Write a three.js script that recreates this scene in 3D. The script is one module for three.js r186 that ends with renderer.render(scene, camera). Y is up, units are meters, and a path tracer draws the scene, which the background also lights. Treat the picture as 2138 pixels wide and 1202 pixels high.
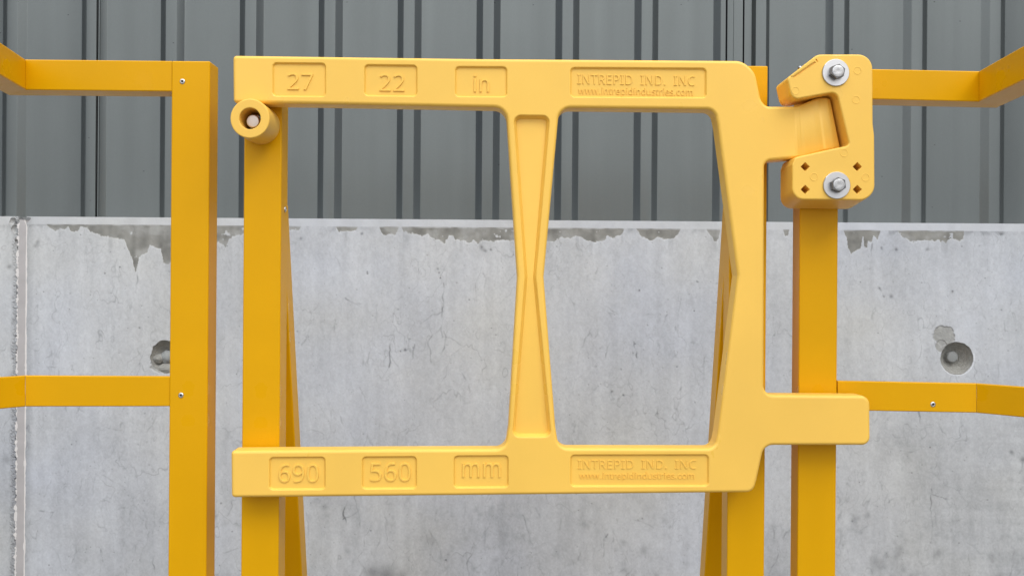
import * as THREE from 'three';
import { mergeGeometries, toCreasedNormals, mergeVertices } from 'three/addons/utils/BufferGeometryUtils.js';
import { RoundedBoxGeometry } from 'three/addons/geometries/RoundedBoxGeometry.js';
import { TextGeometry } from 'three/addons/geometries/TextGeometry.js';
import { FontLoader } from 'three/addons/loaders/FontLoader.js';
import { Brush, Evaluator, SUBTRACTION } from 'three-bvh-csg';

// ---------------------------------------------------------------- camera, sky, sun, exposure
const scene = new THREE.Scene();
const EYE = 1.35, F = 1928, ROLL = 0.0073;                       // eye height (m), focal length in photo pixels, camera roll
const camera = new THREE.PerspectiveCamera(2 * Math.atan(601 / F) * 180 / Math.PI, 2138 / 1202, 0.05, 400);
camera.position.set(0, EYE, 0); camera.rotation.set(0, 0, ROLL);

const SKY = 2.5;                                                 // zenith radiance of the overcast sky
{
  const w = 128, h = 64, d = new Float32Array(w * h * 4);
  for (let j = 0; j < h; j++) for (let i = 0; i < w; i++) {
    const el = ((j + 0.5) / h - 0.5) * Math.PI, s = Math.max(0, Math.sin(el));
    const L = SKY * (1 + 2 * s) / 3 * (el < 0 ? 0.6 : 1), k = (j * w + i) * 4;
    d[k] = L * 0.965; d[k + 1] = L; d[k + 2] = L * 1.05; d[k + 3] = 1;
  }
  const t = new THREE.DataTexture(d, w, h, THREE.RGBAFormat, THREE.FloatType);
  t.mapping = THREE.EquirectangularReflectionMapping; t.magFilter = THREE.LinearFilter; t.minFilter = THREE.LinearFilter; t.needsUpdate = true;
  scene.background = t; scene.environment = t;
}
const sun = new THREE.DirectionalLight(new THREE.Color(1, 0.97, 0.92), 0.9);
sun.position.set(2.6, 5.4, 2.0); sun.target.position.set(0, 1, -1.4); scene.add(sun, sun.target);
sun.castShadow = true; sun.shadow.radius = 45; sun.shadow.mapSize.set(2048, 2048);
Object.assign(sun.shadow.camera, { left: -4, right: 4, top: 4, bottom: -4, near: 0.1, far: 20 });
const renderer = new THREE.WebGLRenderer({ antialias: true });
renderer.toneMapping = THREE.LinearToneMapping; renderer.toneMappingExposure = 1.12;
renderer.shadowMap.enabled = true;

// ---------------------------------------------------------------- helpers
let seed = 7;
const rnd = () => { seed = (seed + 0x6d2b79f5) | 0; let t = Math.imul(seed ^ (seed >>> 15), 1 | seed); t = (t + Math.imul(t ^ (t >>> 7), 61 | t)) ^ t; return ((t ^ (t >>> 14)) >>> 0) / 4294967296; };
const clamp = (v, a, b) => Math.min(b, Math.max(a, v)), lerp = (a, b, t) => a + (b - a) * t;
const smooth = (a, b, x) => { const t = clamp((x - a) / (b - a), 0, 1); return t * t * (3 - 2 * t); };
const PERM = new Float32Array(65536); for (let i = 0; i < 65536; i++) PERM[i] = rnd();
const hash = (x, y) => PERM[(Math.imul(x, 374761393) + Math.imul(y, 668265263) >>> 7) & 65535];
function noise(x, y) {                                            // value noise, 0..1
  const xi = Math.floor(x), yi = Math.floor(y); let fx = x - xi, fy = y - yi;
  fx = fx * fx * (3 - 2 * fx); fy = fy * fy * (3 - 2 * fy);
  const a = hash(xi, yi), b = hash(xi + 1, yi), c = hash(xi, yi + 1), e = hash(xi + 1, yi + 1);
  return a + (b - a) * fx + (c - a) * fy + (a - b - c + e) * fx * fy;
}
const fbm = (x, y, n) => { let s = 0, a = 0.5, t = 0; for (let i = 0; i < n; i++) { s += a * noise(x, y); t += a; a *= 0.5; x = x * 2.03 + 17.1; y = y * 2.03 + 5.7; } return s / t; };
// surveyed positions: sight line of a photo pixel -> metres at a given distance from the camera's plane
const C = Math.cos(ROLL), S = Math.sin(ROLL);
const ray = (px, py) => { const u = (px - 1069) / F, v = (601 - py) / F; return [u * C - v * S, u * S + v * C]; };
const at = (px, py, d) => { const [x, y] = ray(px, py); return new THREE.Vector3(x * d, EYE + y * d, -d); };

function shadows(o) { o.castShadow = o.receiveShadow = true; return o; }
function thing(name, label, category, pos = [0, 0, 0], turn = 0, group) {
  const g = new THREE.Group(); g.name = name; g.position.set(...pos); g.rotation.y = turn; g.userData = { label, category };
  if (group) g.userData.group = group;
  scene.add(g); return g;
}
function part(name, geo, mat, parent, label) {
  const m = shadows(new THREE.Mesh(geo, mat)); m.name = name; if (label) m.userData.label = label; parent.add(m); return m;
}
function local(geo, parent) {                                     // world-space geometry -> the parent's own space
  parent.updateMatrixWorld(true); return geo.applyMatrix4(parent.matrixWorld.clone().invert());
}
function dataTex(w, h, fill, srgb) {
  const d = new Uint8Array(w * h * 4);
  fill(d); const t = new THREE.DataTexture(d, w, h); t.wrapS = t.wrapT = THREE.MirroredRepeatWrapping;
  t.magFilter = THREE.LinearFilter; t.minFilter = THREE.LinearMipmapLinearFilter; t.generateMipmaps = true; if (srgb) t.colorSpace = THREE.SRGBColorSpace; t.needsUpdate = true; return t;
}
const toS = (v) => { v = clamp(v, 0, 1); return 255 * (v <= 0.0031308 ? v * 12.92 : 1.055 * Math.pow(v, 1 / 2.4) - 0.055); };
const boxUV = (geo, sx = 1, sy = 1) => {                           // uv in metres by the dominant axis of each face
  if (geo.index) geo = geo.toNonIndexed();
  const p = geo.attributes.position, n = geo.attributes.normal, uv = new Float32Array(p.count * 2);
  for (let i = 0; i < p.count; i++) {
    const ax = Math.abs(n.getX(i)), ay = Math.abs(n.getY(i)), az = Math.abs(n.getZ(i));
    let a, b; if (az >= ax && az >= ay) { a = p.getX(i); b = p.getY(i); } else if (ax >= ay) { a = p.getZ(i); b = p.getY(i); } else { a = p.getX(i); b = p.getZ(i); }
    uv[i * 2] = a * sx; uv[i * 2 + 1] = b * sy;
  }
  geo.setAttribute('uv', new THREE.BufferAttribute(uv, 2)); return geo;
};
function mesh(pos, idx, crease = 0.6) {
  const g = new THREE.BufferGeometry(); g.setAttribute('position', new THREE.Float32BufferAttribute(pos, 3)); g.setIndex(idx);
  return toCreasedNormals(g, crease);
}
// loft through closed rings (arrays of Vector3, same count), both ends capped
function loft(rings, crease = 0.5) {
  const n = rings[0].length, pos = [], idx = [];
  rings.forEach((r) => r.forEach((p) => pos.push(p.x, p.y, p.z)));
  for (let k = 0; k + 1 < rings.length; k++) for (let i = 0; i < n; i++) {
    const a = k * n + i, b = k * n + (i + 1) % n; idx.push(a, b, a + n, b, b + n, a + n);
  }
  for (let i = 1; i + 1 < n; i++) { idx.push(0, i + 1, i); const q = (rings.length - 1) * n; idx.push(q, q + i, q + i + 1); }
  return mesh(pos, idx, crease);
}

// ---------------------------------------------------------------- materials
const grain = (w, sc, lo, hi, oct = 3) => dataTex(w, w, (d) => {
  for (let j = 0; j < w; j++) for (let i = 0; i < w; i++) { const v = lerp(lo, hi, fbm(i * sc, j * sc, oct)) * 255, k = (j * w + i) * 4; d[k] = d[k + 1] = d[k + 2] = v; d[k + 3] = 255; }
});
const peel = grain(512, 0.16, 0, 1), orange = grain(512, 0.33, 0, 1);
peel.repeat.set(3, 3); orange.repeat.set(5, 5);
const haze = grain(512, 0.02, 0.82, 1.06, 5);
const tint = (r, g, b, amp, sc) => dataTex(512, 512, (d) => {
  for (let j = 0; j < 512; j++) for (let i = 0; i < 512; i++) {
    const f = 1 + amp * (fbm(i * sc, j * sc, 5) - 0.5) * 2 + amp * 0.25 * (rnd() - 0.5), k = (j * 512 + i) * 4;
    d[k] = toS(r * f); d[k + 1] = toS(g * f); d[k + 2] = toS(b * f); d[k + 3] = 255;
  }
}, true);
const paint = new THREE.MeshPhysicalMaterial({ map: tint(0.71, 0.352, 0.0005, 0.05, 0.012), roughness: 0.38, roughnessMap: haze, specularIntensity: 0.33, bumpMap: peel, bumpScale: 0.00006 });
const plastic = new THREE.MeshPhysicalMaterial({ map: tint(0.90, 0.538, 0.086, 0.05, 0.012), roughness: 0.54, roughnessMap: haze, bumpMap: orange, bumpScale: 0.00005 });
const zinc = new THREE.MeshStandardMaterial({ color: new THREE.Color(0.34, 0.33, 0.32), metalness: 1, roughness: 0.24 });
const washerMat = new THREE.MeshStandardMaterial({ color: new THREE.Color(0.62, 0.605, 0.595), metalness: 1, roughness: 0.4 });
const boltMat = new THREE.MeshStandardMaterial({ color: new THREE.Color(0.66, 0.57, 0.50), metalness: 0.9, roughness: 0.5 });
const dark = new THREE.MeshStandardMaterial({ color: new THREE.Color(0.03, 0.03, 0.032), roughness: 0.9 });

// ---------------------------------------------------------------- ground
{
  const g = new THREE.PlaneGeometry(160, 160); g.rotateX(-Math.PI / 2);
  const m = new THREE.MeshStandardMaterial({ map: tint(0.15, 0.147, 0.14, 0.25, 0.03), roughness: 0.92 }); m.map.repeat.set(60, 60);
  const o = shadows(new THREE.Mesh(g, m)); o.name = 'ground'; o.userData = { kind: 'structure', label: 'grey concrete yard ground in front of the wall', category: 'ground' }; scene.add(o);
}

// ---------------------------------------------------------------- concrete wall
const DW = 2.1, TOP = EYE + 0.1545, CH = 0.0185;                   // distance of the wall's face, height of its top, chamfer
const TX0 = -1.25, TY0 = 0.32, TW = 2.5, TH = 1.25;
const px2 = (px, py) => { const p = at(px, py, DW); return [p.x, p.y]; };
const PX = DW / F;                                                 // one photo pixel on the wall, in metres
let concrete;
{
  const W = 2048, H = 1024, A = new Float32Array(W * H), B = new Float32Array(W * H).fill(0.6), HUE = new Float32Array(W * H);
  const tx = (x) => (x - TX0) / TW * W, ty = (y) => (y - TY0) / TH * H;
  for (let j = 0; j < H; j++) for (let i = 0; i < W; i++) {
    const x = TX0 + (i + 0.5) / W * TW, y = TY0 + (j + 0.5) / H * TH, k = j * W + i;
    const big = fbm(x * 3.1 + 9, y * 3.3, 4), mid = fbm(x * 15 + 40, y * 11, 4), fine = fbm(x * 120, y * 90, 3), streak = fbm(x * 60 + 3, y * 5, 3);
    const low = smooth(1.28, 0.75, y);
    const horiz = fbm(x * 5 + 70, y * 85, 4), rightSide = smooth(0.75, 1.15, x) * smooth(1.2, 0.95, y);
    let a = 0.527 + (big - 0.5) * 0.11 + (mid - 0.5) * (0.075 + 0.05 * low) + (fine - 0.5) * 0.07 + (fbm(x * 340, y * 300 + 9, 2) - 0.5) * 0.09 + (streak - 0.5) * 0.085;
    a += rightSide * ((horiz - 0.5) * 0.10 - 0.015) - 0.035 * low;
    const blotch = smooth(0.60, 0.78, fbm(x * 9 + 3.3, y * 8 + 8, 4)); a -= blotch * (0.015 + 0.025 * low);
    const wx = x + 0.05 * (fbm(x * 9, y * 9 + 60, 3) - 0.5), wy = y * 0.6 + 0.04 * (fbm(x * 10 + 33, y * 8, 3) - 0.5);
    const v1 = Math.abs(fbm(wx * 17 + 5, wy * 17, 4) - 0.5), v2 = Math.abs(fbm(wx * 34 + 90, wy * 30, 3) - 0.5);
    const vm = smooth(0.42, 0.66, fbm(x * 8 + 21, y * 8, 3)), vm2 = smooth(0.45, 0.68, fbm(x * 11 + 71, y * 10, 3));
    a *= 1 - 0.24 * vm * Math.exp(-v1 * v1 / 0.00004) * (0.4 + noise(x * 60, y * 60)) - 0.20 * vm2 * Math.exp(-v2 * v2 / 0.00009) * (0.3 + noise(x * 80, y * 80));
    const v3 = Math.abs(fbm(wx * 62 + 13, wy * 48 + 77, 3) - 0.5);
    a *= 1 - 0.15 * smooth(0.45, 0.65, fbm(x * 7 + 91, y * 7 + 13, 3)) * Math.exp(-v3 * v3 / 0.0003) * (0.5 + low * 0.8) * noise(x * 70, y * 70);
    A[k] = a; HUE[k] = fbm(x * 4 + 50, y * 4 + 31, 3) - 0.5; B[k] += (fine - 0.5) * 0.12 + (mid - 0.5) * 0.1;
  }
  const dab = (x, y, r, amt, deep = 0) => {                          // soft dark (or light) dab, in metres
    const cx = tx(x), cy = ty(y), R = r / TW * W, n = Math.ceil(R * 1.6) + 1;
    for (let j = Math.max(0, Math.floor(cy - n)); j <= Math.min(H - 1, cy + n); j++) for (let i = Math.max(0, Math.floor(cx - n)); i <= Math.min(W - 1, cx + n); i++) {
      const q = Math.hypot(i - cx, j - cy) / R, f = Math.exp(-q * q * 1.6); A[j * W + i] *= 1 - amt * f; B[j * W + i] -= deep * f;
    }
  };
  const walk = (x, y, dir, len, wid, amt, branch) => {               // hairline vein that wanders
    let a = dir; const step = 0.0012;
    for (let s = 0; s < len; s += step) {
      a += (rnd() - 0.5) * 0.8; a = lerp(a, dir, 0.2); x += Math.cos(a) * step; y += Math.sin(a) * step;
      const f = 0.35 + 0.9 * noise(x * 90, y * 90);
      dab(x, y, wid * (0.7 + 0.6 * f), amt * f * f * 0.55, 0.01);
      if (branch && rnd() < 0.012) walk(x, y, dir + (rnd() - 0.5) * 2.6, len * 0.45, wid * 0.85, amt * 0.8, false);
    }
  };
  for (let i = 0; i < 330; i++) {
    const x = lerp(-1.08, 1.22, rnd()), y = lerp(0.62, 1.42, Math.pow(rnd(), 1.25));
    walk(x, y, -Math.PI / 2 + (rnd() < 0.72 ? (rnd() - 0.5) * 0.9 : (rnd() - 0.5) * 3.4), 0.02 + 0.085 * rnd() * rnd(), 0.0015, 0.07 + 0.22 * rnd() * rnd(), true);
  }
  for (let i = 0; i < 900; i++) dab(lerp(-1.1, 1.22, rnd()), lerp(0.6, 1.47, rnd()), 0.0010 + 0.0018 * rnd() * rnd(), 0.2 + 0.6 * rnd() * rnd(), 0.12);
  for (let i = 0; i < 60; i++) { const x = lerp(-0.7, 1.2, rnd()), y = lerp(0.66, 0.86, rnd()); for (let q = 0; q < 5; q++) dab(x + (rnd() - 0.5) * 0.05, y + (rnd() - 0.5) * 0.05, 0.003 + 0.007 * rnd(), 0.12); }
  // marks that the photograph shows one by one: [pixel x, pixel y, radius in pixels, strength]
  const marks = [[766, 572, 2.4, 0.8], [765, 568, 2, 0.7], [913, 562, 3.5, 0.5], [915, 570, 3, 0.5], [918, 581, 2.4, 0.8], [1003, 518, 5, 0.45], [1011, 525, 6, 0.4], [1024, 522, 3.6, 0.5], [754, 488, 4.5, 0.5], [626, 500, 5, 0.4], [844, 732, 4.5, 0.6], [836, 734, 2.5, 0.5], [1276, 818, 4, 0.5], [1301, 826, 3, 0.7], [930, 1169, 2.4, 0.8], [75, 505, 7, 0.3], [74, 514, 7, 0.3], [218, 572, 3, 0.5], [290, 684, 3, 0.5], [1335, 606, 3, 0.6], [1456, 588, 3, 0.6], [1842, 519, 4, 0.5], [1873, 521, 5, 0.5], [1937, 521, 5, 0.4], [2092, 490, 4.5, 0.4], [2113, 945, 7, 0.45], [2136, 963, 9, 0.4], [1955, 1155, 14, 0.25], [1830, 1180, 18, 0.25], [805, 1205, 30, 0.45], [775, 1203, 24, 0.35], [835, 1206, 22, 0.3], [1525, 1150, 14, 0.2], [1340, 1150, 12, 0.22], [890, 1125, 20, 0.15], [20, 800, 18, 0.2], [14, 960, 16, 0.22], [17, 556, 7, 0.3], [1838, 604, 4, 0.6], [1845, 619, 3, 0.5], [1862, 622, 6, 0.4], [1990, 610, 4, 0.4]];
  for (const [a, b, r, s] of marks) { const [x, y] = px2(a, b); for (let q = 0; q < 3; q++) dab(x + (rnd() - 0.5) * r * PX, y + (rnd() - 0.5) * r * PX, r * PX * 0.75, s * 0.5, 0.06); }
  for (const [a, b, l] of [[926, 590, 0.13], [925, 690, 0.06], [818, 705, 0.07], [770, 735, 0.05], [1323, 712, 0.04], [1374, 715, 0.025], [724, 1045, 0.06], [1272, 715, 0.035], [892, 712, 0.05], [1822, 508, 0.03], [284, 570, 0.05], [1945, 1020, 0.09]]) { const [x, y] = px2(a, b); walk(x, y, -Math.PI / 2, l, 0.0015, 0.36, true); }
  // damp band under the chamfer: [pixel x, pixels below the chamfer edge] of its lower outline, patch by patch
  const bands = [
    [[96, 0], [108, 10], [116, 14], [124, 5], [134, 9], [141, 2], [148, 14], [160, 13], [167, 2], [180, 4], [189, 14], [233, 26], [258, 27], [268, 52], [277, 75], [283, 101], [289, 68], [307, 54], [312, 40], [335, 48], [341, 76], [349, 79], [375, 66], [420, 46], [455, 33], [471, 44], [478, 28], [490, 18], [515, 16], [535, 0]],
    [[560, 0], [575, 8], [590, 5], [608, 7], [623, 6], [627, 0]], [[701, 0], [706, 10], [742, 7], [746, 0]], [[792, 0], [796, 8], [800, 17], [812, 13], [826, 13], [832, 0]],
    [[838, 0], [842, 9], [880, 17], [895, 15], [904, 21], [918, 26], [928, 30], [937, 18], [946, 18], [951, 25], [974, 28], [979, 31], [988, 25], [998, 33], [1007, 24], [1032, 27], [1049, 23], [1070, 25], [1143, 27], [1160, 26], [1170, 18], [1205, 16], [1225, 25], [1250, 27], [1262, 24], [1268, 15], [1280, 18], [1300, 10], [1303, 0]],
    [[1329, 0], [1340, 14], [1350, 19], [1358, 22], [1370, 17], [1400, 20], [1406, 17], [1416, 8], [1421, 0]], [[1476, 0], [1485, 12], [1492, 25], [1500, 22], [1504, 0]], [[1636, 0], [1640, 11], [1646, 12], [1648, 0]],
    [[1762, 0], [1768, 14], [1772, 35], [1778, 46], [1784, 42], [1798, 34], [1803, 10], [1806, 33], [1811, 34], [1813, 22], [1821, 24], [1825, 11], [1833, 20], [1839, 0]],
    [[1876, 0], [1885, 13], [1892, 14], [1908, 22], [1913, 17], [1945, 19], [1968, 19], [1976, 24], [1984, 15], [1993, 18], [2002, 20], [2012, 15], [2014, 0]]];
  const edge = TOP - CH - 0.001;
  const depth = new Float32Array(W);
  for (const b of bands) for (let i = 0; i < W; i++) {
    const x = TX0 + (i + 0.5) / W * TW, p = x / PX + 1069 + 0.85;      // pixel column at the height of the band
    for (let q = 0; q + 1 < b.length; q++) if (p >= b[q][0] && p < b[q + 1][0]) depth[i] = lerp(b[q][1], b[q + 1][1], (p - b[q][0]) / (b[q + 1][0] - b[q][0]));
  }
  for (let i = 0; i < W; i++) for (let j = Math.floor(ty(edge - 0.125)); j < H; j++) {
    const x = TX0 + (i + 0.5) / W * TW, y = TY0 + (j + 0.5) / H * TH, k = j * W + i;
    if (y > edge + 0.0015) { A[k] = 0.56 + (fbm(x * 30, y * 30, 3) - 0.5) * 0.10; continue; }   // lighter tone on the chamfer and top
    const wob = (fbm(x * 160, y * 160, 3) - 0.5) * 9 + (fbm(x * 40, y * 60 + 4, 2) - 0.5) * 5;
    const h = depth[i] > 0 ? depth[i] + wob * Math.min(1, depth[i] / 10) : 0, below = (edge - y) / PX, e = h - below;
    const holes = smooth(0.76, 0.83, fbm(x * 75 + 7, y * 75, 3));
    let f = (0.68 + 0.32 * smooth(0.3, 0.6, fbm(x * 28 + 4, y * 40, 3))) * smooth(-1.5, 1.7, e) * (depth[i] > 0 ? 1 : 0) * (1 - holes) * (1 - 0.7 * smooth(1.2, 0, below) * noise(x * 70, 1));
    const faint = depth[i] > 0 ? 0 : smooth(12, 2, below) * smooth(0.45, 0.75, fbm(x * 45, y * 45 + 2, 3)) * 0.55;
    const run = smooth(0.72, 0.86, noise(x * 95 + 11, 3)) * smooth(-45, 0, e) * (depth[i] > 8 ? 0.14 : 0);
    const lip = e < 0 && depth[i] > 6 ? 0.14 * Math.exp(-(e * e) / 6) : 0;
    A[k] = lerp(A[k] * (1 - faint * 0.5 - run) * (1 + lip), 0.235 + (fbm(x * 50, y * 50, 4) - 0.5) * 0.16 + (noise(x * 130, y * 9) - 0.5) * 0.05, f); HUE[k] = lerp(HUE[k], 0.75, f); B[k] -= f * 0.12;
  }
  // grey margins of the joint on the left, and the mortar patches by the tie holes
  for (let i = 0; i < W; i++) for (let j = 0; j < H; j++) {
    const x = TX0 + (i + 0.5) / W * TW, y = TY0 + (j + 0.5) / H * TH, k = j * W + i; if (x > -0.99) break;
    const q = (x + 1.1155) / PX + (fbm(x * 20, y * 30, 3) - 0.5) * 6;
    A[k] *= 1 - 0.30 * smooth(-26, -14, q) * smooth(-2, -8, q) * (0.5 + fbm(x * 120, y * 120, 3)) - 0.20 * smooth(28, 12, q) * smooth(6, 10, q) - 0.10 * smooth(-60, -30, q) * (fbm(x * 30, y * 12, 3)) * smooth(0, -20, q);
    if (q < -8 && q > -20) B[k] += (noise(x * 400, y * 400) - 0.6) * 0.5;
  }
  const patch = (a, b, rx, ry, tone) => {
    const [cx, cy] = px2(a, b);
    for (let j = Math.floor(ty(cy - ry * PX * 2)); j < ty(cy + ry * PX * 2); j++) for (let i = Math.floor(tx(cx - rx * PX * 2)); i < tx(cx + rx * PX * 2); i++) {
      const x = TX0 + (i + 0.5) / W * TW, y = TY0 + (j + 0.5) / H * TH, k = j * W + i;
      const q = Math.hypot((x - cx) / (rx * PX), (y - cy) / (ry * PX)) + (fbm(x * 90, y * 90, 3) - 0.5) * 0.38, f = smooth(1.10, 0.94, q);
      const rim = Math.exp(-Math.pow((q - 1.02) / 0.05, 2)) * smooth(0.4, 0.6, noise(x * 200, y * 200));
      A[k] = lerp(A[k], tone * (0.8 + 0.4 * fbm(x * 120, y * 120, 3)), f) * (1 - 0.35 * rim); HUE[k] = lerp(HUE[k], 0.5, f); B[k] -= f * 0.35 - (noise(x * 300, y * 300) - 0.5) * 0.12 * f;
    }
  };
  patch(1972, 701, 22, 20, 0.35); patch(1966, 722, 12, 12, 0.34); patch(345, 762, 31, 16, 0.37);
  for (let i = 0; i < 150; i++) { const y = lerp(0.4, TOP - 0.02, rnd()); dab(-1.1268 + (rnd() - 0.5) * 0.004, y, 0.0014 + 0.0018 * rnd() * rnd(), 0.85, 0.5); }
  { const [cx, cy] = px2(1999, 748); for (let q = 0; q < 90; q++) { const t = -2.7 + 3.0 * q / 90; dab(cx + Math.cos(t) * 0.0392, cy + Math.sin(t) * 0.0392, 0.0016, -0.20); } }  // highlight painted along the lower rim of the right tie hole
  const col = dataTex(W, H, (d) => {
    for (let k = 0; k < W * H; k++) { const a = A[k], u = HUE[k], n = 1 + (rnd() - 0.5) * 0.05; d[k * 4] = toS(a * n * (0.99 + u * 0.07)); d[k * 4 + 1] = toS(a * n * (1.0 + u * 0.02)); d[k * 4 + 2] = toS(a * n * (1.016 - u * 0.13)); d[k * 4 + 3] = 255; }
  }, true);
  const bmp = dataTex(W, H, (d) => { for (let k = 0; k < W * H; k++) { const v = clamp(B[k], 0, 1) * 255; d[k * 4] = d[k * 4 + 1] = d[k * 4 + 2] = v; d[k * 4 + 3] = 255; } });
  concrete = new THREE.MeshStandardMaterial({ map: col, bumpMap: bmp, bumpScale: 0.004, roughness: 0.86 });
}
const wall = thing('concrete_wall', 'weathered grey concrete wall with damp stains below the metal cladding', 'wall', [0, 0, -DW]);
{
  const ev = new Evaluator(); ev.attributes = ['position', 'normal']; ev.useGroups = false;
  const slab = (x0, x1) => {                                       // panel with a chamfered top front arris, z = 0 is its face
    const s = new THREE.Shape([[0, 0], [0, TOP - CH], [-CH, TOP], [-0.22, TOP], [-0.22, 0]].map((p) => new THREE.Vector2(...p)));
    const g = new THREE.ExtrudeGeometry(s, { depth: x1 - x0, bevelEnabled: false, steps: 1 });
    g.applyMatrix4(new THREE.Matrix4().makeBasis(new THREE.Vector3(0, 0, 1), new THREE.Vector3(0, 1, 0), new THREE.Vector3(-1, 0, 0)));   // (profile z, y, along) -> (z, y, -x)
    g.rotateY(Math.PI); g.scale(1, 1, 1); g.computeBoundingBox();
    const b = g.boundingBox; g.translate(x0 - b.min.x, 0, -b.max.z); return g;
  };
  const cut = (g, brushes) => { let a = new Brush(g); a.updateMatrixWorld(); for (const b of brushes) { const q = new Brush(b); q.updateMatrixWorld(); a = ev.evaluate(a, q, SUBTRACTION); } return a.geometry; };
  const jag = (cx, cy, r, depthM, amp, n = 40) => {                  // round hole with a slightly broken rim
    const pts = []; for (let i = 0; i < n; i++) { const t = i / n * 2 * Math.PI, q = r * (1 + amp * (noise(i * 0.9 + cx * 50, 3) - 0.5)); pts.push(new THREE.Vector2(Math.cos(t) * q, Math.sin(t) * q)); }
    const g = new THREE.ExtrudeGeometry(new THREE.Shape(pts), { depth: depthM + 0.02, bevelEnabled: false }); g.translate(cx, cy, -depthM); return g;
  };
  const chip = (cx, cy, cz, r) => {
    const g = mergeVertices(new THREE.IcosahedronGeometry(r, 3).deleteAttribute('uv').deleteAttribute('normal')), p = g.attributes.position;
    for (let i = 0; i < p.count; i++) { const f = 0.7 + 0.6 * fbm(p.getX(i) / r * 2 + 9, p.getY(i) / r * 2 + p.getZ(i) / r + 4, 2); p.setXYZ(i, p.getX(i) * f + cx, p.getY(i) * f * 1.2 + cy, p.getZ(i) * f + cz); }
    g.computeVertexNormals(); return g;
  };
  const finish = (g) => {
    g = boxUV(g); const p = g.attributes.position, uv = g.attributes.uv;
    for (let i = 0; i < p.count; i++) uv.setXY(i, (p.getX(i) - TX0) / TW, (p.getY(i) - p.getZ(i) * 0.25 - TY0) / TH); return g;
  };
  const JX = -1.1155, [hx, hy] = px2(1999, 748), [lx, ly] = px2(347, 744);
  const g1 = cut(slab(JX + 0.0095, 3.4), [jag(hx, hy, 0.0375, 0.05, 0.05), jag(lx, ly, 0.0375, 0.05, 0.12), chip(JX + 0.012, TOP - 0.006, -0.010, 0.011), chip(JX + 0.043, TOP + 0.003, -0.02, 0.006)]);
  const g2 = cut(slab(-3.6, JX - 0.0095), [chip(JX - 0.014, TOP - 0.024, 0.000, 0.013), chip(JX - 0.022, TOP - 0.013, 0.002, 0.009), chip(JX - 0.012, TOP - 0.008, -0.012, 0.009), chip(JX - 0.010, TOP - 0.055, 0.001, 0.008)]);
  part('wall_panel', finish(g1), concrete, wall, 'wide stained concrete panel right of the sealed joint');
  part('wall_panel_001', finish(g2), concrete, wall, 'concrete panel left of the sealed joint');
  // sealant bead with torn edges
  const n = 420, y0 = 0.02, y1 = TOP - 0.008, ctr = [], fr = [];
  const bead = (off, w0, w1, z0, z1) => {
    const pos = [], idx = [];
    for (let i = 0; i <= n; i++) {
      const y = lerp(y0, y1, i / n), wl = w0 + w1 * (fbm(y * 95, 2 + off, 3) - 0.5) + w1 * 0.9 * (noise(y * 330, off) - 0.5), wr = w0 + w1 * 0.55 * (fbm(y * 70, 8 + off, 3) - 0.5);
      const end = 1 - 0.5 * smooth(n - 4, n, i), mid = 0.0006 * Math.sin(y * 40);
      pos.push(-wl * end, y, z0, -wl * end, y, z1, -wl * 0.55 * end, y, z1 + 0.0009, mid, y, z1 + 0.0004, wr * 0.6 * end, y, z1 + 0.0009, wr * end, y, z1, wr * end, y, z0);
      if (i) for (let q = 0; q < 6; q++) { const a = (i - 1) * 7 + q; idx.push(a, a + 1, a + 7, a + 1, a + 8, a + 7); }
    }
    const g = mesh(pos, idx, 0.9); g.scale(1, 1, 1); g.translate(JX, 0, 0); return g;
  };
  const beadMat = new THREE.MeshStandardMaterial({ map: tint(0.45, 0.42, 0.41, 0.08, 0.03), roughness: 0.6, side: THREE.DoubleSide });
  const skinMat = new THREE.MeshStandardMaterial({ color: new THREE.Color(0.72, 0.68, 0.65), roughness: 0.7, side: THREE.DoubleSide });
  part('sealant_bead', boxUV(bead(0, 0.0086, 0.0020, -0.03, 0.0010), 3, 3), beadMat, wall, 'pinkish grey sealant bead in the wall joint');
  part('sealant_skin', bead(5, 0.0112, 0.0070, -0.004, 0.0004), skinMat, wall, 'pale torn edge of the sealant');
  // tie holes: a mortar lined cone with the stub of the tie in the middle
  const cupMat = new THREE.MeshStandardMaterial({ map: tint(0.31, 0.30, 0.27, 0.22, 0.06), bumpMap: grain(256, 0.2, 0, 1, 4), bumpScale: 0.002, roughness: 0.9 });
  const stubMat = new THREE.MeshStandardMaterial({ map: tint(0.29, 0.295, 0.285, 0.2, 0.06), roughness: 0.85 });
  const cup = (cx, cy, name) => {
    const pts = [[0.0001, -0.026], [0.012, -0.0265], [0.020, -0.024], [0.030, -0.014], [0.0355, -0.004], [0.0372, -0.0012], [0.0395, -0.0012]].map((p) => new THREE.Vector2(...p));
    const g = new THREE.LatheGeometry(pts, 48); g.rotateX(Math.PI / 2); const p = g.attributes.position;
    for (let i = 0; i < p.count; i++) { const a = Math.atan2(p.getY(i), p.getX(i)), r = Math.hypot(p.getX(i), p.getY(i)); p.setZ(i, p.getZ(i) + 0.004 * (fbm(p.getX(i) * 90 + 5, p.getY(i) * 90 + cx, 3) - 0.5) * (r < 0.036 ? 1 : 0.0)); }
    g.computeVertexNormals(); g.translate(cx, cy, 0); const m = cupMat; return part(name, g, m, wall, 'round formwork tie hole lined with mortar');
  };
  const c1 = cup(hx, hy, 'tie_hole'), c2 = cup(lx, ly, 'tie_hole_001');
  const st = new THREE.LatheGeometry([[0.0001, -0.013], [0.010, -0.0133], [0.0128, -0.0155], [0.0135, -0.03]].map((p) => new THREE.Vector2(...p)), 28); st.rotateX(Math.PI / 2); st.translate(hx - 0.003, hy + 0.002, 0);
  part('tie_stub', st, stubMat, c1);
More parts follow.
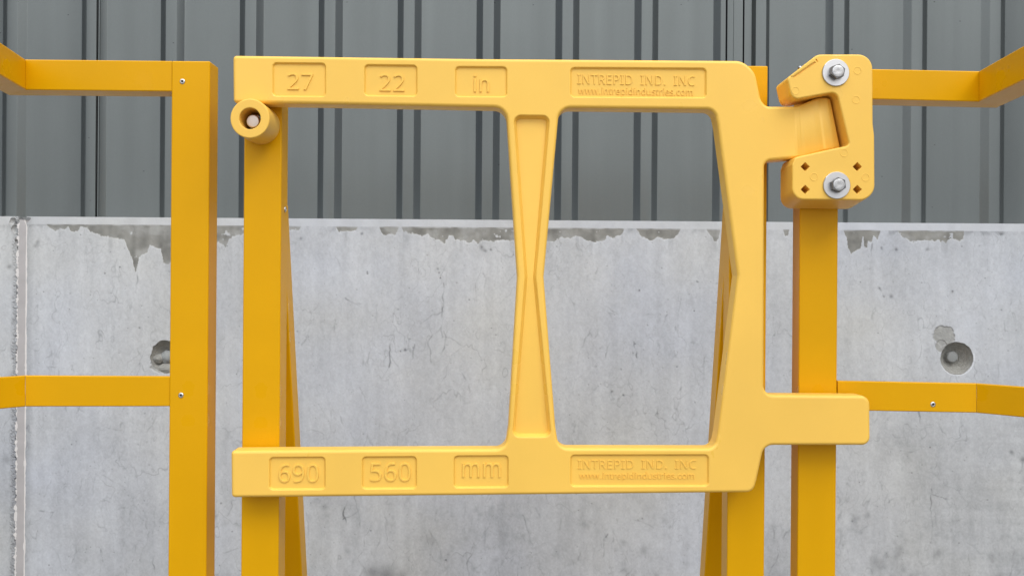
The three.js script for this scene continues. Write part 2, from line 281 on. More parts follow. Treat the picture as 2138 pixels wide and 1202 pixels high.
  const lump = (x, y, z, rx, ry, rz) => { const g = new THREE.SphereGeometry(1, 24, 16), p = g.attributes.position; for (let i = 0; i < p.count; i++) { const f = 0.85 + 0.35 * fbm(p.getX(i) * 2 + x * 60, p.getY(i) * 2 + p.getZ(i), 3); p.setXYZ(i, p.getX(i) * f * rx + x, p.getY(i) * f * ry + y, p.getZ(i) * f * rz + z); } g.computeVertexNormals(); return g; };
  part('tie_stub', lump(lx - 0.004, ly - 0.003, -0.016, 0.014, 0.016, 0.012), stubMat, c2);
  part('mortar_lump', lump(lx - 0.022, ly - 0.006, -0.014, 0.015, 0.012, 0.012), cupMat, c2);
  part('mortar_lump', lump(lx, ly - 0.030, -0.014, 0.030, 0.014, 0.013), cupMat, c2);
}

// ---------------------------------------------------------------- ribbed metal cladding
{
  const DC = 2.268, RH = 0.0145, K = (DC - RH) / F, BOT = TOP - 0.25, HGT = 3.6;
  const clad = thing('metal_cladding', 'grey green ribbed metal cladding rising above the concrete wall', 'cladding', [0, BOT, -DC]);
  const sheenStreaks = dataTex(1024, 1024, (d) => {                        // coated steel with streaks that paint in uneven reflections and a few specks, 1.6 m square
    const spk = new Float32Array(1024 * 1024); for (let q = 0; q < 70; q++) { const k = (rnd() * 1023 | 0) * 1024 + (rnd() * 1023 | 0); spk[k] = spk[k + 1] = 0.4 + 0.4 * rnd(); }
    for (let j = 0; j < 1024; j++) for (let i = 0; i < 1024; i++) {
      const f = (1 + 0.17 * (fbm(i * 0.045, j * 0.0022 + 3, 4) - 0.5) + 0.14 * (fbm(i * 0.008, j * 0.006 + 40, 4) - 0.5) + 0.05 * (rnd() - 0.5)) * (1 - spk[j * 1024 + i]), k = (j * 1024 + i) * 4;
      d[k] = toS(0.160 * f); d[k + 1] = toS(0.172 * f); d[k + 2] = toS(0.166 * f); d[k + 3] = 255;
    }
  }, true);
  const m = new THREE.MeshPhysicalMaterial({ map: sheenStreaks, metalness: 0.7, roughness: 0.33, bumpMap: peel, bumpScale: 0.00005 });
  const RT = 0.0262, FL = 0.0165;                                  // rib top and flank widths
  const prof = (pts, t = 0.0009) => {                               // folded sheet: polyline (x, z), each fold eased
    const e = []; pts.forEach((p, i) => {
      if (i === 0 || i === pts.length - 1) { e.push(p); return; }
      const a = pts[i - 1], b = pts[i + 1], la = Math.hypot(a[0] - p[0], a[1] - p[1]), lb = Math.hypot(b[0] - p[0], b[1] - p[1]), r = Math.min(0.0013, la * 0.3, lb * 0.3);
      const s = [p[0] + (a[0] - p[0]) / la * r, p[1] + (a[1] - p[1]) / la * r], q = [p[0] + (b[0] - p[0]) / lb * r, p[1] + (b[1] - p[1]) / lb * r];
      const k = Math.min(0.0008, la * 0.15, lb * 0.15), s0 = [s[0] + (a[0] - p[0]) / la * k, s[1] + (a[1] - p[1]) / la * k], q0 = [q[0] + (b[0] - p[0]) / lb * k, q[1] + (b[1] - p[1]) / lb * k];
      e.push(s0, s, [(s[0] + q[0] + 2 * p[0]) / 4, (s[1] + q[1] + 2 * p[1]) / 4], q, q0);
    });
    const loop = [...e.map(([x, z]) => new THREE.Vector2(x, -z)), ...e.slice().reverse().map(([x, z]) => new THREE.Vector2(x, -(z - t)))];
    let g = new THREE.ExtrudeGeometry(new THREE.Shape(loop), { depth: HGT, bevelEnabled: false }); g.rotateX(-Math.PI / 2);   // shape (x, -z) extruded up
    g = toCreasedNormals(g, 0.45); return boxUV(g, 0.62, 0.62);
  };
  const rib = (x, out) => out.push([x - FL, 0], [x, RH], [x + RT, RH], [x + RT + FL, 0]);
  const pan = (xa, xb, out, i) => { const c = lerp(xa, xb, 0.42 + 0.2 * noise(i * 3.7, 1)), h = 0.0016 * (noise(i * 5.3, 9) < 0.62 ? 1 : -0.6); out.push([c, h]); };
  const L = []; for (let k = -8; k <= 9; k++) L.push((-1060 + 165.9 * k) * K);
  const R = []; for (let k = 0; k <= 11; k++) R.push((505 + 163.6 * k) * K);
  let i1 = L.findIndex((v) => v > 174 * K - 1069 * K - 0.006);      // the lapped rib on the left of the view
  const sheet = (list, first, last) => { const o = [...first]; list.forEach((x, i) => { if (i) pan(list[i - 1] + RT + FL, x - FL, o, Math.round(x * 40)); rib(x, o); }); return [...o, ...last]; };
  // sheet 1 laps over the top of rib i1; sheet 2 starts just past the lap
  const A = L.slice(0, i1), xl = L[i1];
  const s1 = sheet(A, [], []); pan(A[A.length - 1] + RT + FL, xl - FL, s1, 77); s1.push([xl - FL, 0], [xl, RH], [xl + RT - 0.001, RH + 0.001], [xl + RT + 0.0002, RH - 0.004]);
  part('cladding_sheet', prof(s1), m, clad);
  const B = L.slice(i1 + 1, L.length - 1), xe = L[L.length - 1];
  const s2 = [[xl + RT + 0.0026, RH - 0.008], [xl + RT + 0.0032, RH - 0.0012], [xl + RT + 0.0062, RH - 0.0012], [xl + RT + 0.0064, RH - 0.004], [xl + RT + FL + 0.003, 0]];
  B.forEach((x, i) => { pan((i ? B[i - 1] : xl) + RT + FL, x - FL, s2, i * 3 + 100); rib(x, s2); });
  pan(B[B.length - 1] + RT + FL, xe - FL, s2, 200); s2.push([xe - FL, 0], [xe, RH], [xe + 0.0115, RH], [xe + 0.0117, RH - 0.006]);
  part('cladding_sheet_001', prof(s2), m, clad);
  const x3 = (1557 - 1073) * K;
  const s3 = [[x3, -0.006], [x3 + 0.0006, 0.001], [x3 + 0.004, 0.001], [R[0] - 0.006, 0.0005], [R[0] + 0.001, RH], [R[0] + RT, RH], [R[0] + RT + FL * 0.7, 0]];
  R.slice(1).forEach((x, i) => { pan(R[i] + RT + FL, x - FL, s3, i * 7 + 300); rib(x, s3); });
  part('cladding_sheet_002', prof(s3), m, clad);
  const xf = (1519 - 1073) * K, xg = (1552.5 - 1073) * K;
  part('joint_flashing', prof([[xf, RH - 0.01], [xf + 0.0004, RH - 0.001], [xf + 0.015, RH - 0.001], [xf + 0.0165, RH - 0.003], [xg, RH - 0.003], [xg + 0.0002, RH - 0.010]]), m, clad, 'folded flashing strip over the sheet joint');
  const bk = new THREE.BoxGeometry(6.4, HGT, 0.1); bk.translate(0, HGT / 2, -0.09); part('backing_wall', bk, dark, clad);
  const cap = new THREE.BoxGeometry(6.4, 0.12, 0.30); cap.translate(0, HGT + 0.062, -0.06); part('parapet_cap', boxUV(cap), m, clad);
}

{ // dark blue wings added outside the view to darken the rib flank reflections
  const m = new THREE.MeshStandardMaterial({ map: tint(0.06, 0.088, 0.14, 0.15, 0.02), roughness: 0.7 });
  for (const s of [-1, 1]) {
    const g = thing('added_wing', s < 0 ? 'added dark wing left of the view that darkens the rib reflections' : 'added dark wing right of the view that darkens the rib reflections', 'building', [s * 4.6, 0, -0.2]);
    const w = new THREE.BoxGeometry(0.4, 5.2, 3.8); w.translate(0, 2.6, 0); part('added_wing_wall', boxUV(w), m, g);
    const c = new THREE.BoxGeometry(0.52, 0.14, 3.9); c.translate(0, 5.272, 0); part('parapet_cap', boxUV(c), m, g);
  }
}

// ---------------------------------------------------------------- yellow tube frames
const tube = (w, h, d, x, y, z, r = 0.0022) => { const g = new RoundedBoxGeometry(w, h, d, 3, r); g.translate(x, y, z); return boxUV(g, 2, 2); };
function postAt(pxL, pxR, py, topPy, d, depth = 0.038) {            // vertical square tube whose front face spans those sight lines
  const a = at(pxL, py, d), b = at(pxR, py, d), top = at((pxL + pxR) / 2, topPy, d).y;
  return { x: (a.x + b.x) / 2, w: b.x - a.x, top, z: -d, depth };
}
const postGeo = (p, ox, oz) => tube(p.w, p.top, p.depth, p.x - ox, p.top / 2, p.z - p.depth / 2 - oz);
// flat-sided bar between two mitred ends; each end: inner edge top / bottom (Vector3) and the offset to its outer edge
function bar(e0, e1, ch = 0.0012) {
  const ring = (e, dir) => {
    const t = e.top, b = e.bottom, o = e.out, oh = o.clone().normalize().multiplyScalar(ch), v = t.clone().sub(b).normalize().multiplyScalar(ch);
    return [b.clone().add(oh), b.clone().add(v), t.clone().sub(v), t.clone().add(oh), t.clone().add(o).sub(oh), t.clone().add(o).sub(v), b.clone().add(o).add(v), b.clone().add(o).sub(oh)];
  };
  return boxUV(loft([ring(e0), ring(e1)], 0.3), 2, 2);
}
const rivetGeo = (() => { const g = new THREE.LatheGeometry([[0.0016, -0.001], [0.0017, 0.0009], [0.0022, 0.0013], [0.0034, 0.0009], [0.0041, 0.0002], [0.0041, -0.0005]].map((p) => new THREE.Vector2(...p)), 24); g.rotateX(Math.PI / 2); return g; })();
const pinGeo = (() => { const g = new THREE.CircleGeometry(0.0017, 16); g.translate(0, 0, 0.0001); return g; })();
const rivetMat = new THREE.MeshStandardMaterial({ color: new THREE.Color(0.62, 0.60, 0.58), metalness: 1, roughness: 0.35, side: THREE.DoubleSide });
function rivet(parent, p, side) { const r = part('rivet', rivetGeo, rivetMat, parent); parent.worldToLocal(r.position.copy(p)); if (side) r.rotation.y = side; part('rivet_core', pinGeo, dark, r); return r; }

function guardRail(side, label, spec) {
  const p = spec.post, g = thing('guard_rail', label, 'guard rail', [p.x, 0, p.z], 0, 'yellow guard rails on both sides of the gate');
  part('post', postGeo(p, p.x, p.z), paint, g);
  const O = new THREE.Vector3(p.x, 0, p.z), L = (v) => v.clone().sub(O);
  for (const r of spec.rails) {
    const corner = { top: L(at(...r.cornerTop, r.d)), bottom: L(at(...r.cornerBottom, r.d)) };
    const t0 = at(...r.postTop, r.d), b0 = at(...r.postBottom, r.d);
    const postEnd = { top: L(t0), bottom: L(b0), out: new THREE.Vector3(0, 0, -r.deep) };
    const dir = L(at(...r.farTop, r.farD)).sub(corner.top); dir.y = 0; dir.normalize();     // the returning leg, level
    const n2 = new THREE.Vector3(-dir.z, 0, dir.x); if (n2.x * side < 0) n2.negate();         // its outward side
    const n1 = new THREE.Vector3(0, 0, -1), mit = n1.clone().add(n2); mit.multiplyScalar(r.deep / (1 + n1.dot(n2)));
    corner.out = mit;
    const end = { top: corner.top.clone().addScaledVector(dir, r.len), bottom: corner.bottom.clone().addScaledVector(dir, r.len), out: n2.clone().multiplyScalar(r.deep) };
    const gap = dir.clone().multiplyScalar(0.0005), c2 = { top: corner.top.clone().add(gap), bottom: corner.bottom.clone().add(gap), out: mit };
    part(r.name, side < 0 ? bar(corner, postEnd) : bar(postEnd, corner), paint, g);
    part(r.name + '_return', side < 0 ? bar(end, c2) : bar(c2, end), paint, g);
  }
  return g;
}
const leftGuard = guardRail(-1, 'yellow guard rail at the left edge, its post with two rivets', {
  post: postAt(357, 437, 200, 127, 1.36, 0.040),
  rails: [
    { name: 'top_rail', d: 1.3625, deep: 0.040, cornerTop: [52, 124], cornerBottom: [53, 187.5], postTop: [358, 127], postBottom: [358, 190.5], farTop: [0, 90], farD: 1.269, len: 0.55 },
    { name: 'mid_rail', d: 1.3625, deep: 0.008, cornerTop: [52, 784], cornerBottom: [52, 848.5], postTop: [354.5, 785.5], postBottom: [354.5, 848], farTop: [0, 786.5], farD: 1.336, len: 0.35 }],
});
rivet(leftGuard, at(380, 170, 1.36)); rivet(leftGuard, at(377, 825, 1.36));
const DH = 1.376;                                                   // front of the hinge post
const rightGuard = guardRail(1, 'yellow guard rail on the right whose post carries the hinge bracket', {
  post: postAt(1671, 1751, 450, 150, DH, 0.036),
  rails: [
    { name: 'top_rail', d: DH + 0.003, deep: 0.046, postTop: [1750, 142.5], postBottom: [1750, 205], cornerTop: [2045, 148.5], cornerBottom: [2045, 212], farTop: [2138, 96.5], farD: (DH + 0.003) / 1.116, len: 0.55 },
    { name: 'mid_rail', d: DH + 0.003, deep: 0.010, postTop: [1750, 795], postBottom: [1750, 856], cornerTop: [2040, 800.5], cornerBottom: [2040, 861.5], farTop: [2138, 806], farD: (DH + 0.003) / 1.034, len: 0.35 }],
});
rivet(rightGuard, at(1949, 844, DH + 0.003));

// posts of the gate stand, each with a raking brace behind it
function standPost(label, p, rake) {
  const g = thing('stand_post', label, 'post', [p.x, 0, p.z], 0, 'yellow posts behind the gate');
  part('post', postGeo(p, p.x, p.z), paint, g);
  const top = at(0, rake.topPy, -p.z).y, w = p.w, len = (top - 0.03) / Math.cos(rake.a), b = tube(w, len, 0.036, 0, -len / 2, -0.018);
  b.rotateX(rake.a); b.translate(rake.dx, top, -p.depth + rake.dz); part('brace', b, paint, g);
  return g;
}
const leftStand = standPost('yellow post carrying the stop peg under the gate\'s open end', postAt(508.5, 587, 320, 140, 1.345, 0.040), { topPy: 430, a: 0.245, dx: -0.0005, dz: 0.030 });
const rightStand = standPost('yellow post behind the gate\'s hinge side, between the gate and the hinge post', postAt(1526, 1604, 150, 137, 1.387, 0.038), { topPy: 400, a: 0.245, dx: 0.0005, dz: 0.030 });
rivet(leftStand, at(597, 437, 1.367).setX(at(587, 437, 1.345).x + 0.0004), Math.PI / 2);
{ // stop peg: plastic sleeve bolted to the left post
  const zf = -1.287, c = at(521, 247, 1.287), len = 1.345 - 1.287, R = 0.0274, r = 0.0149;
  const pts = [[r, -len], [r, -0.0010], [r + 0.0002, -0.0003], [r + 0.0008, 0], [r + 0.0014, 0], [R - 0.0016, 0], [R - 0.0010, 0], [R - 0.0003, -0.0004], [R, -0.0012], [R, -0.002], [R, -len]].map((p) => new THREE.Vector2(...p));
  const g = new THREE.LatheGeometry(pts, 72); g.rotateX(Math.PI / 2);
  const s = part('stop_peg', boxUV(g, 2, 2), plastic, leftStand, 'pale yellow hollow peg bolted to the post'); leftStand.worldToLocal(s.position.copy(c));
  const b = new THREE.LatheGeometry([[0.0001, -0.012], [0.0078, -0.012], [0.0092, -0.0132], [0.0094, -len]].map((p) => new THREE.Vector2(...p)), 32); b.rotateX(Math.PI / 2); b.translate(0.0006, -0.0016, 0);
  part('bolt', b, boltMat, s);
  const w = new THREE.LatheGeometry([[0.009, -0.030], [0.0125, -0.030], [0.0125, -0.033]].map((p) => new THREE.Vector2(...p)), 32); w.rotateX(Math.PI / 2); part('washer', w, zinc, s);
}

// ---------------------------------------------------------------- moulded solids
const PXG = 1.32 / F;                                              // one photo pixel at the gate, in metres
// corners [x, y, radius] -> outline of [x, y, nx, ny]; the normal points out of the material when the outline runs counter-clockwise
function outline(cs, ccw = true) {
  let area = 0; cs.forEach((p, i) => { const q = cs[(i + 1) % cs.length]; area += p[0] * q[1] - q[0] * p[1]; });
  if ((area > 0) !== ccw) cs = cs.slice().reverse();
  const out = [], n = cs.length;
  for (let i = 0; i < n; i++) {
    const p = cs[i], a = cs[(i + n - 1) % n], b = cs[(i + 1) % n];
    const d1 = [p[0] - a[0], p[1] - a[1]], d2 = [b[0] - p[0], b[1] - p[1]], l1 = Math.hypot(...d1), l2 = Math.hypot(...d2);
    d1[0] /= l1; d1[1] /= l1; d2[0] /= l2; d2[1] /= l2;
    const crs = d1[0] * d2[1] - d1[1] * d2[0], ang = Math.atan2(crs, d1[0] * d2[0] + d1[1] * d2[1]);
    const tl = Math.min(p[2] * Math.abs(Math.tan(ang / 2)), l1 * 0.49, l2 * 0.49), r = tl / Math.max(1e-9, Math.abs(Math.tan(ang / 2)));
    const sg = Math.sign(ang) || 1, sx = p[0] - d1[0] * tl, sy = p[1] - d1[1] * tl, cx = sx - d1[1] * r * sg, cy = sy + d1[0] * r * sg;
    const st = Math.max(2, Math.min(12, Math.ceil(Math.abs(ang) / 0.14)));
    for (let k = 0; k <= st; k++) { const t = ang * k / st, ex = d1[0] * Math.cos(t) - d1[1] * Math.sin(t), ey = d1[0] * Math.sin(t) + d1[1] * Math.cos(t); out.push([cx + ey * r * sg, cy - ex * r * sg, ey, -ex]); }
  }
  return out;
}
const inset = (o, d) => o.map(([x, y, nx, ny]) => new THREE.Vector2(x - nx * d, y - ny * d));
class Solid {
  constructor() { this.p = []; this.n = []; this.i = []; }
  vert(x, y, z, nx, ny, nz) { this.p.push(x, y, z); this.n.push(nx, ny, nz); return this.p.length / 3 - 1; }
  tri(a, b, c) { this.i.push(a, b, c); }
  band(o, rings) {                                                  // rings: [inset, z, sin, cos] from front to back
    const n = o.length, rows = rings.map(([d, z, s, c]) => o.map(([x, y, nx, ny], i) => this.vert(x - nx * d, y - ny * d, typeof z === 'function' ? z(x - nx * d, y - ny * d) : z, nx * s, ny * s, c)));
    for (let k = 0; k + 1 < rows.length; k++) for (let i = 0; i < n; i++) { const j = (i + 1) % n, a = rows[k][i], b = rows[k][j], c = rows[k + 1][i], d = rows[k + 1][j]; this.tri(a, c, b); this.tri(b, c, d); }
  }
  cap(outer, holes, z, up) {
    const f = THREE.ShapeUtils.triangulateShape(outer, holes), all = [...outer, ...holes.flat()], id = all.map((v) => this.vert(v.x, v.y, z, 0, 0, up ? 1 : -1));
    for (const [a, b, c] of f) { const A = all[a], B = all[b], Q = all[c], w = (B.x - A.x) * (Q.y - A.y) - (B.y - A.y) * (Q.x - A.x) > 0; (w === up) ? this.tri(id[a], id[b], id[c]) : this.tri(id[a], id[c], id[b]); }
  }
  geometry() {
    const g = new THREE.BufferGeometry(); g.setAttribute('position', new THREE.Float32BufferAttribute(this.p, 3)); g.setAttribute('normal', new THREE.Float32BufferAttribute(this.n, 3)); g.setIndex(this.i); return boxUV(g, 2, 2);
  }
}
const arc = (r, z0, s0 = 0, n = 5) => { const o = []; for (let k = 0; k <= n; k++) { const a = Math.PI / 2 * k / n; o.push([r * (1 - Math.sin(a)), z0 - r * (1 - Math.cos(a)), Math.sin(a), Math.cos(a)]); } return o; };
// plate with rounded edges; pockets: { o (outline, clockwise), depth, r, draft }
function mould(outer, holes, pockets, t, rf, rb) {
  const s = new Solid(), edges = [outer, ...holes];
  s.cap(inset(outer, rf), [...holes.map((h) => inset(h, rf)), ...pockets.map((p) => inset(p.o, p.r))], 0, true);
  s.cap(inset(outer, rb), holes.map((h) => inset(h, rb)), -t, false);
  for (const e of edges) s.band(e, [...arc(rf, 0), ...arc(rb, 0).reverse().map(([d, z, a, c]) => [d, -t - z, a, -c])]);
  for (const p of pockets) {
    const zb = -p.depth, q = p.floor ?? 0, dr = p.draft, ww = [dr, p.depth - p.r], wl = Math.hypot(...ww), ws = ww[1] / wl, wc = ww[0] / wl;
    const zf = p.zf || (() => zb);
    s.band(p.o, [...arc(p.r, 0).map(([d, z, a, c]) => [d, z, a * 1, c])]);
    s.band(p.o, [[0, -p.r, ws, wc], [-dr, zf, ws, wc]]);
    if (p.strip) {                                                  // floor of a long pocket, lofted between its two long sides
      const n = p.o.length, h = n / 2, row = p.o.map(([x, y, nx, ny]) => [x + nx * dr, y + ny * dr]);
      for (const [k0, k1] of [[0, p.mid], [p.mid, h - 1]]) {         // two flat halves that meet at the waist
        const zz = (v) => zf(v[0], v[1]), dz = (zz(row[k1]) - zz(row[k0])) / (row[k1][1] - row[k0][1]), nl = Math.hypot(dz, 1);
        const id = (i) => s.vert(row[i][0], row[i][1], zz(row[i]), 0, -dz / nl, 1 / nl);
        for (let k = k0; k < k1; k++) { const a = id(k), b = id(k + 1), c = id(n - 1 - k), d = id(n - 2 - k); const up = (row[k][0] - row[n - 1 - k][0]) * (row[k + 1][1] - row[k][1]) > 0; up ? (s.tri(a, b, c), s.tri(b, d, c)) : (s.tri(a, c, b), s.tri(b, c, d)); }
      }
    } else s.cap(inset(p.o, -dr), [], zb, true);
  }
  return s.geometry();
}

// ---------------------------------------------------------------- the gate
const GS = 0.0356, GD = 1.305, GX = -0.395;                         // the gate stands about two degrees off square
const gd = (rx) => (GD - GS * GX) / (1 - GS * rx);
const onGate = (px, py) => at(px, py, gd(ray(px, py)[0]));
const gBase = onGate(1069, 1034), gate = thing('safety_gate', 'pale yellow moulded swing gate with size markings hung across the posts', 'gate', gBase.toArray(), Math.atan(GS));
gate.updateMatrixWorld(true);
const gp = (px, py) => { const v = gate.worldToLocal(onGate(px, py)); return [v.x, v.y]; };
const T = 0.034, RF = 0.0049;
{
  const g = (a) => a.map(([x, y, r]) => [...gp(x, y), r * PXG]);
  const outer = outline(g([[485, 115, 7.4], [1000, 122, 30], [1552, 126, 40], [1578, 150, 40], [1590, 208, 30], [1601, 221.5, 20], [1676, 221.5, 9], [1676, 329, 9], [1597.5, 336, 14], [1596, 824, 20], [1818, 826, 20], [1819, 929.5, 17], [1597, 929.5, 24], [1582, 1000, 40], [1574, 1028, 36], [1000, 1034, 30], [482, 1039, 7.4], [481, 941, 7.4], [800, 938.5, 30], [1055, 937.5, 24], [1062, 890, 30], [1080.5, 578, 5], [1057, 224, 28], [760, 218.5, 30], [486, 214, 7.4]]));
  const win = outline(g([[1168, 224.5, 27], [1493, 228, 22], [1500, 262, 18], [1541, 575, 6], [1500, 905, 16], [1493, 936, 26], [1167, 935.5, 24], [1160, 890, 30], [1135.5, 578, 5]]), false);
  const pk = (x0, y0, x1, y1, sl, depth = 0.0035) => ({ o: outline(g([[x0, y0, 8], [x1, y0 + sl, 8], [x1, y1 + sl, 8], [x0, y1, 8]]), false), depth, r: 0.0018, draft: 0.0012 });
  const pockets = [pk(569, 131, 679, 200, 1), pk(761, 135, 870, 199, 1.2), pk(951, 139, 1058, 201, 0.6), pk(1192, 141, 1475, 202, 1.5), pk(562, 955, 678, 1022, -0.8), pk(756, 954, 869, 1020.5, -0.8), pk(948, 952, 1061, 1018, -0.8), pk(1192, 950, 1480, 1015, -0.6)];
  // hourglass recess of the middle bar
  const half = [], N = 16, cxy = (y) => gp(lerp(1110.5, 1107.5, clamp((y - 241) / 337, 0, 1)) + (y > 578 ? lerp(0, 3, (y - 578) / 334) : 0), y);
  const hw = (y) => { const w = y < 578 ? lerp(37.5, 11, (y - 241) / 337) : lerp(11, 40.5, (y - 578) / 334), e = y < 578 ? y - 241 : 912 - y, R = 15; return (w - (e < R ? R * (1 - Math.sqrt(Math.max(0, 1 - (1 - e / R) ** 2))) : 0)) * PXG; };
  const ys = []; for (let k = 0; k <= N; k++) ys.push(241 + 15 * (1 - Math.cos(k / N * Math.PI / 2))); ys.push(330, 430, 520, 572, 578); const mid = ys.length - 1; ys.push(584, 640, 730, 820); for (let k = N; k >= 0; k--) ys.push(912 - 15 * (1 - Math.cos(k / N * Math.PI / 2)));
  const left = ys.map((y) => { const [x, v] = cxy(y); return [x - hw(y), v]; }), right = ys.map((y) => { const [x, v] = cxy(y); return [x + hw(y), v]; });
  const loop = [...right, ...left.slice().reverse()];               // right side downwards, then left side upwards: clockwise
  const hour = loop.map((p, i) => {
    const n = loop.length, a = loop[(i + n - 1) % n], b = loop[(i + 1) % n], u = [p[0] - a[0], p[1] - a[1]], w = [b[0] - p[0], b[1] - p[1]], lu = Math.hypot(...u) || 1, lw = Math.hypot(...w) || 1;
    const tx = u[0] / lu + w[0] / lw, ty = u[1] / lu + w[1] / lw, l = Math.hypot(tx, ty) || 1; return [...p, ty / l, -tx / l];
  });
  const [, yTop] = gp(1110, 241), [, yMid] = gp(1108, 578), [, yBot] = gp(1110, 912);
  pockets.push({ o: hour, depth: 0.009, r: 0.002, draft: 0.0036, strip: true, mid, zf: (x, y) => y > yMid ? lerp(-0.0045, -0.0095, clamp((y - yMid) / (yTop - yMid), 0, 1.1)) : lerp(-0.0045, -0.0095, clamp((yMid - y) / (yMid - yBot), 0, 1.1)) });
  part('gate_frame', mould(outer, [win], pockets, T, RF, RF), plastic, gate);
  // hinge knuckle: loft of rounded sections that lean upwards and curve back into the bracket
  const rings = [];
  for (let k = 0; k <= 40; k++) {
    const u = k / 40, px = lerp(1652, 1757, u), end = Math.sqrt(Math.max(0, 1 - Math.max(0, (u - 0.86) / 0.14) ** 2));
    const yt = gp(px, u < 0.1 ? 221.5 : lerp(221.5, 204.5, smooth(0.08, 0.75, u)) + (u > 0.85 ? (u - 0.85) * 20 : 0))[1], yb = gp(px, lerp(329.5, 309.5, smooth(0, 1, u)))[1];
    const xt = gp(lerp(1652, 1736, u), 200)[0], xb = gp(px, 310)[0], zf = -0.0002 + 0.0042 * Math.sin(Math.PI * 0.62 * u) * smooth(0, 0.25, u) - (1 - end) * 0.008, zb = -T + 0.001, r = 0.003, R = [];
    const push = (cy, cz, a0) => { for (let q = 0; q <= 4; q++) { const a = a0 + q * Math.PI / 8; R.push(new THREE.Vector3(lerp(xb, xt, (cy - yb) / (yt - yb)), cy + Math.sin(a) * r, cz + Math.cos(a) * r)); } };
    push(yb + r, zf - r, -Math.PI / 2); push(yt - r, zf - r, 0); push(yt - r, zb + r, Math.PI / 2); push(yb + r, zb + r, Math.PI);
    rings.push(R);
  }
  part('hinge_knuckle', boxUV(loft(rings, 0.9), 2, 2), plastic, gate);
  // raised lettering on the pocket floors
  const font = await new FontLoader().loadAsync('fonts/droid/droid_sans_regular.typeface.json');
  const write = (text, x0, x1, yTopPx, yBasePx, name) => {    // between two sight lines, from cap top to base line
    const [a, b] = gp(x0, yBasePx), [c] = gp(x1, yBasePx), [, d] = gp(x0, yTopPx);
    const t = new TextGeometry(text, { font, size: 1, depth: text.length > 4 ? 0.0007 : 0.0009, curveSegments: 8, bevelEnabled: true, bevelThickness: text.length > 4 ? 0.0004 : 0.0006, bevelSize: 0.012, bevelOffset: -0.012, bevelSegments: 2 }); t.computeBoundingBox();
    const B = t.boundingBox, capH = new TextGeometry('H', { font, size: 1, depth: 0.1 }); capH.computeBoundingBox();
    const H = /^[a-z.]+$/.test(text) ? B.max.y : capH.boundingBox.max.y;
    t.translate(-B.min.x, 0, 0); t.scale((c - a) / (B.max.x - B.min.x), (d - b) / H, 1); t.rotateZ(Math.atan2(gp(x1, yBasePx)[1] - b, c - a) * 0); t.translate(a, b, text.length > 4 ? -0.0035 : -0.0033);
    part(name, toCreasedNormals(t, 0.5), plastic, gate);
  };
  write('27', 599, 652, 152, 186, 'numeral'); write('22', 792, 844, 154, 189, 'numeral'); write('in', 989, 1021, 154, 191, 'lettering');
  write('690', 580, 664, 970, 1007, 'numeral'); write('560', 772, 857, 967, 1005, 'numeral'); write('mm', 965, 1045, 967, 997, 'lettering');
  write('INTREPID  IND.  INC', 1206, 1452, 154, 174, 'lettering'); write('www.intrepidindustries.com', 1208, 1448, 180, 195, 'lettering');
  write('INTREPID  IND.  INC', 1207, 1455, 961, 979, 'lettering'); write('www.intrepidindustries.com', 1210, 1451, 986, 1000, 'lettering');
}

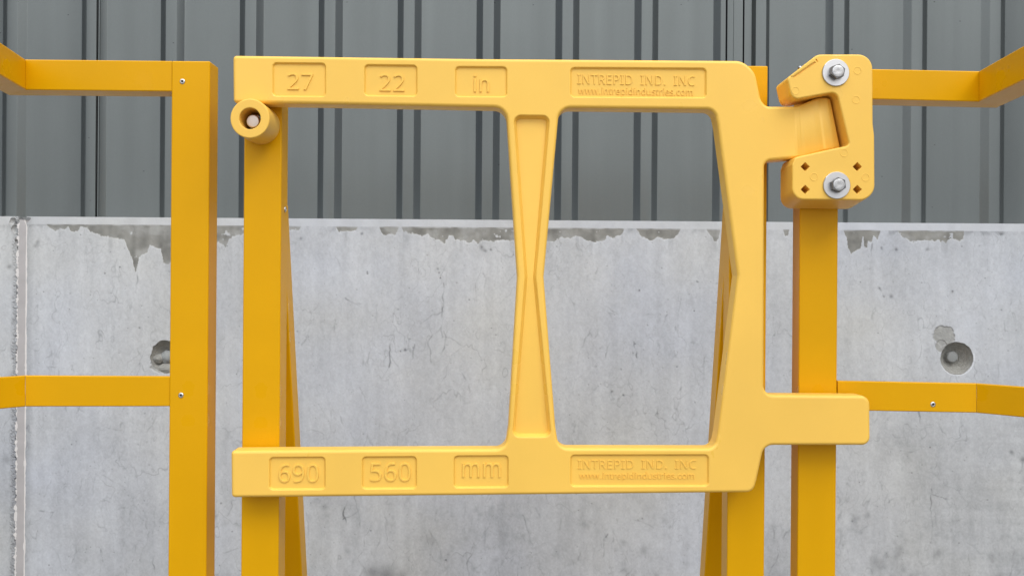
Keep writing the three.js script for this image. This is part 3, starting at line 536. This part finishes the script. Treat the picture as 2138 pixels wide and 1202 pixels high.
// ---------------------------------------------------------------- hinge bracket
{
  const DB = 1.312, TB = DH - DB - 0.0015, base = at(1745, 418, DB), O = base.clone();
  const h = thing('hinge_bracket', 'pale yellow C shaped hinge bracket bolted to the right post', 'bracket', base.toArray());
  const hp = (px, py) => { const v = at(px, py, DB).sub(O); return [v.x, v.y]; }, g = (a) => a.map(([x, y, r]) => [...hp(x, y), r * PXG]);
  const outer = outline(g([[1708, 113, 26], [1823, 113, 30], [1824, 258, 20], [1827, 283, 20], [1828, 418, 32], [1655, 416.5, 24], [1655, 343, 6], [1661, 328, 8], [1726, 313, 20], [1775, 303, 8], [1748, 191.5, 14], [1655, 208.5, 16], [1644.5, 163, 9]]));
  const dia = (x, y) => ({ o: outline(g([[x, y - 9.6, 1], [x + 9.6, y, 1], [x, y + 9.6, 1], [x - 9.6, y, 1]]), false), depth: 0.022, r: 0.0005, draft: 0.0004 });
  const geo = mould(outer, [], [dia(1682, 348), dia(1791, 348), dia(1682, 395.5), dia(1791, 395.5), { o: outline(g([[1657, 160, 0.6], [1703, 128.5, 0.6], [1704.4, 131, 0.6], [1658.4, 163, 0.6]]), false), depth: 0.0018, r: 0.0003, draft: 0 }, { o: outline(g([[1703.4, 124, 0.6], [1705.4, 122.8, 0.6], [1709, 128.2, 0.6], [1707, 129.6, 0.6]]), false), depth: 0.0018, r: 0.0003, draft: 0 }], TB, 0.0026, 0.006), p = geo.attributes.position;
  const yb = hp(1700, 330)[1];
  for (let i = 0; i < p.count; i++) { const t = clamp(-p.getZ(i) / TB, 0, 1), y = p.getY(i); if (p.getZ(i) < -0.03) p.setXYZ(i, p.getX(i), y - (y < yb ? 0.0085 * t * smooth(yb, 0.01, y) : 0), p.getZ(i)); }
  part('bracket_body', geo, plastic, h);
  const lid = outline(g([[1650, 159, 1.5], [1699, 121.5, 1.5], [1702.5, 127.5, 1.5], [1656, 159.5, 1.5]])), lg = mould(lid, [], [], 0.02, 0.0009, 0.0005); lg.translate(0, 0, 0.0010);
  part('spring_cover', lg, plastic, h, 'small raised cover strip on the slanted corner');
  const ring = new THREE.LatheGeometry([[0.0046, 0], [0.0048, 0.00035], [0.0055, 0.00035], [0.0057, 0]].map((q) => new THREE.Vector2(...q)), 28); ring.rotateX(Math.PI / 2);
  for (const [x, y] of [[1791, 147], [1788, 208], [1661.5, 189], [1700, 369], [1808, 370], [1763, 319]]) { const m = part('mould_mark', ring, plastic, h); const [a, b] = hp(x, y); m.position.set(a, b, 0); }
  const wg = new THREE.LatheGeometry([[0.0095, 0.0006], [0.0095, 0.0024], [0.0186, 0.0024], [0.0192, 0.0018], [0.0192, 0]].map((q) => new THREE.Vector2(...q)), 48); wg.rotateX(Math.PI / 2);
  const hexS = new THREE.Shape(); for (let k = 0; k < 6; k++) { const a = k * Math.PI / 3 + 0.35; k ? hexS.lineTo(Math.cos(a) * 0.0108, Math.sin(a) * 0.0108) : hexS.moveTo(Math.cos(a) * 0.0108, Math.sin(a) * 0.0108); }
  const hexG = new THREE.ExtrudeGeometry(hexS, { depth: 0.0072, bevelEnabled: true, bevelThickness: 0.0006, bevelSize: 0.0006, bevelOffset: -0.0006, bevelSegments: 2 }); hexG.translate(0, 0, 0.0034);
  const hexMat = new THREE.MeshStandardMaterial({ color: new THREE.Color(0.17, 0.165, 0.16), metalness: 1, roughness: 0.3 });  // darker copy of the zinc: shaded look of the head sides put into colour
  const faceMat = new THREE.MeshStandardMaterial({ map: tint(0.52, 0.51, 0.50, 0.4, 0.05), metalness: 1, roughness: 0.4 });  // lighter copy for the lit front of the bolt head
  const face = new THREE.LatheGeometry([[0.0001, 0.0118], [0.0026, 0.0118], [0.0030, 0.0121], [0.0076, 0.0121], [0.0082, 0.0114]].map((q) => new THREE.Vector2(...q)), 36); face.rotateX(Math.PI / 2);
  const wc = toCreasedNormals(wg, 0.5);
  for (const [x, y, turn] of [[1745, 152, 0], [1747, 387, 0.3]]) {
    const [a, b] = hp(x, y), w = part('washer', wc, washerMat, h); w.position.set(a, b, 0.0003);
    const bolt = part('hex_bolt', toCreasedNormals(hexG, 0.4), hexMat, h); bolt.position.set(a, b, 0); bolt.rotation.z = turn; part('bolt_face', face, faceMat, bolt);
  }
  const sc = new THREE.LatheGeometry([[0.0001, 0.004], [0.002, 0.0036], [0.003, 0.0018], [0.003, -0.002]].map((q) => new THREE.Vector2(...q)), 20); sc.rotateZ(0.55);
  const [sx, sy] = hp(1677, 138.5); const m = part('screw', sc, zinc, h); m.position.set(sx, sy, -0.012);
}

renderer.render(scene, camera);
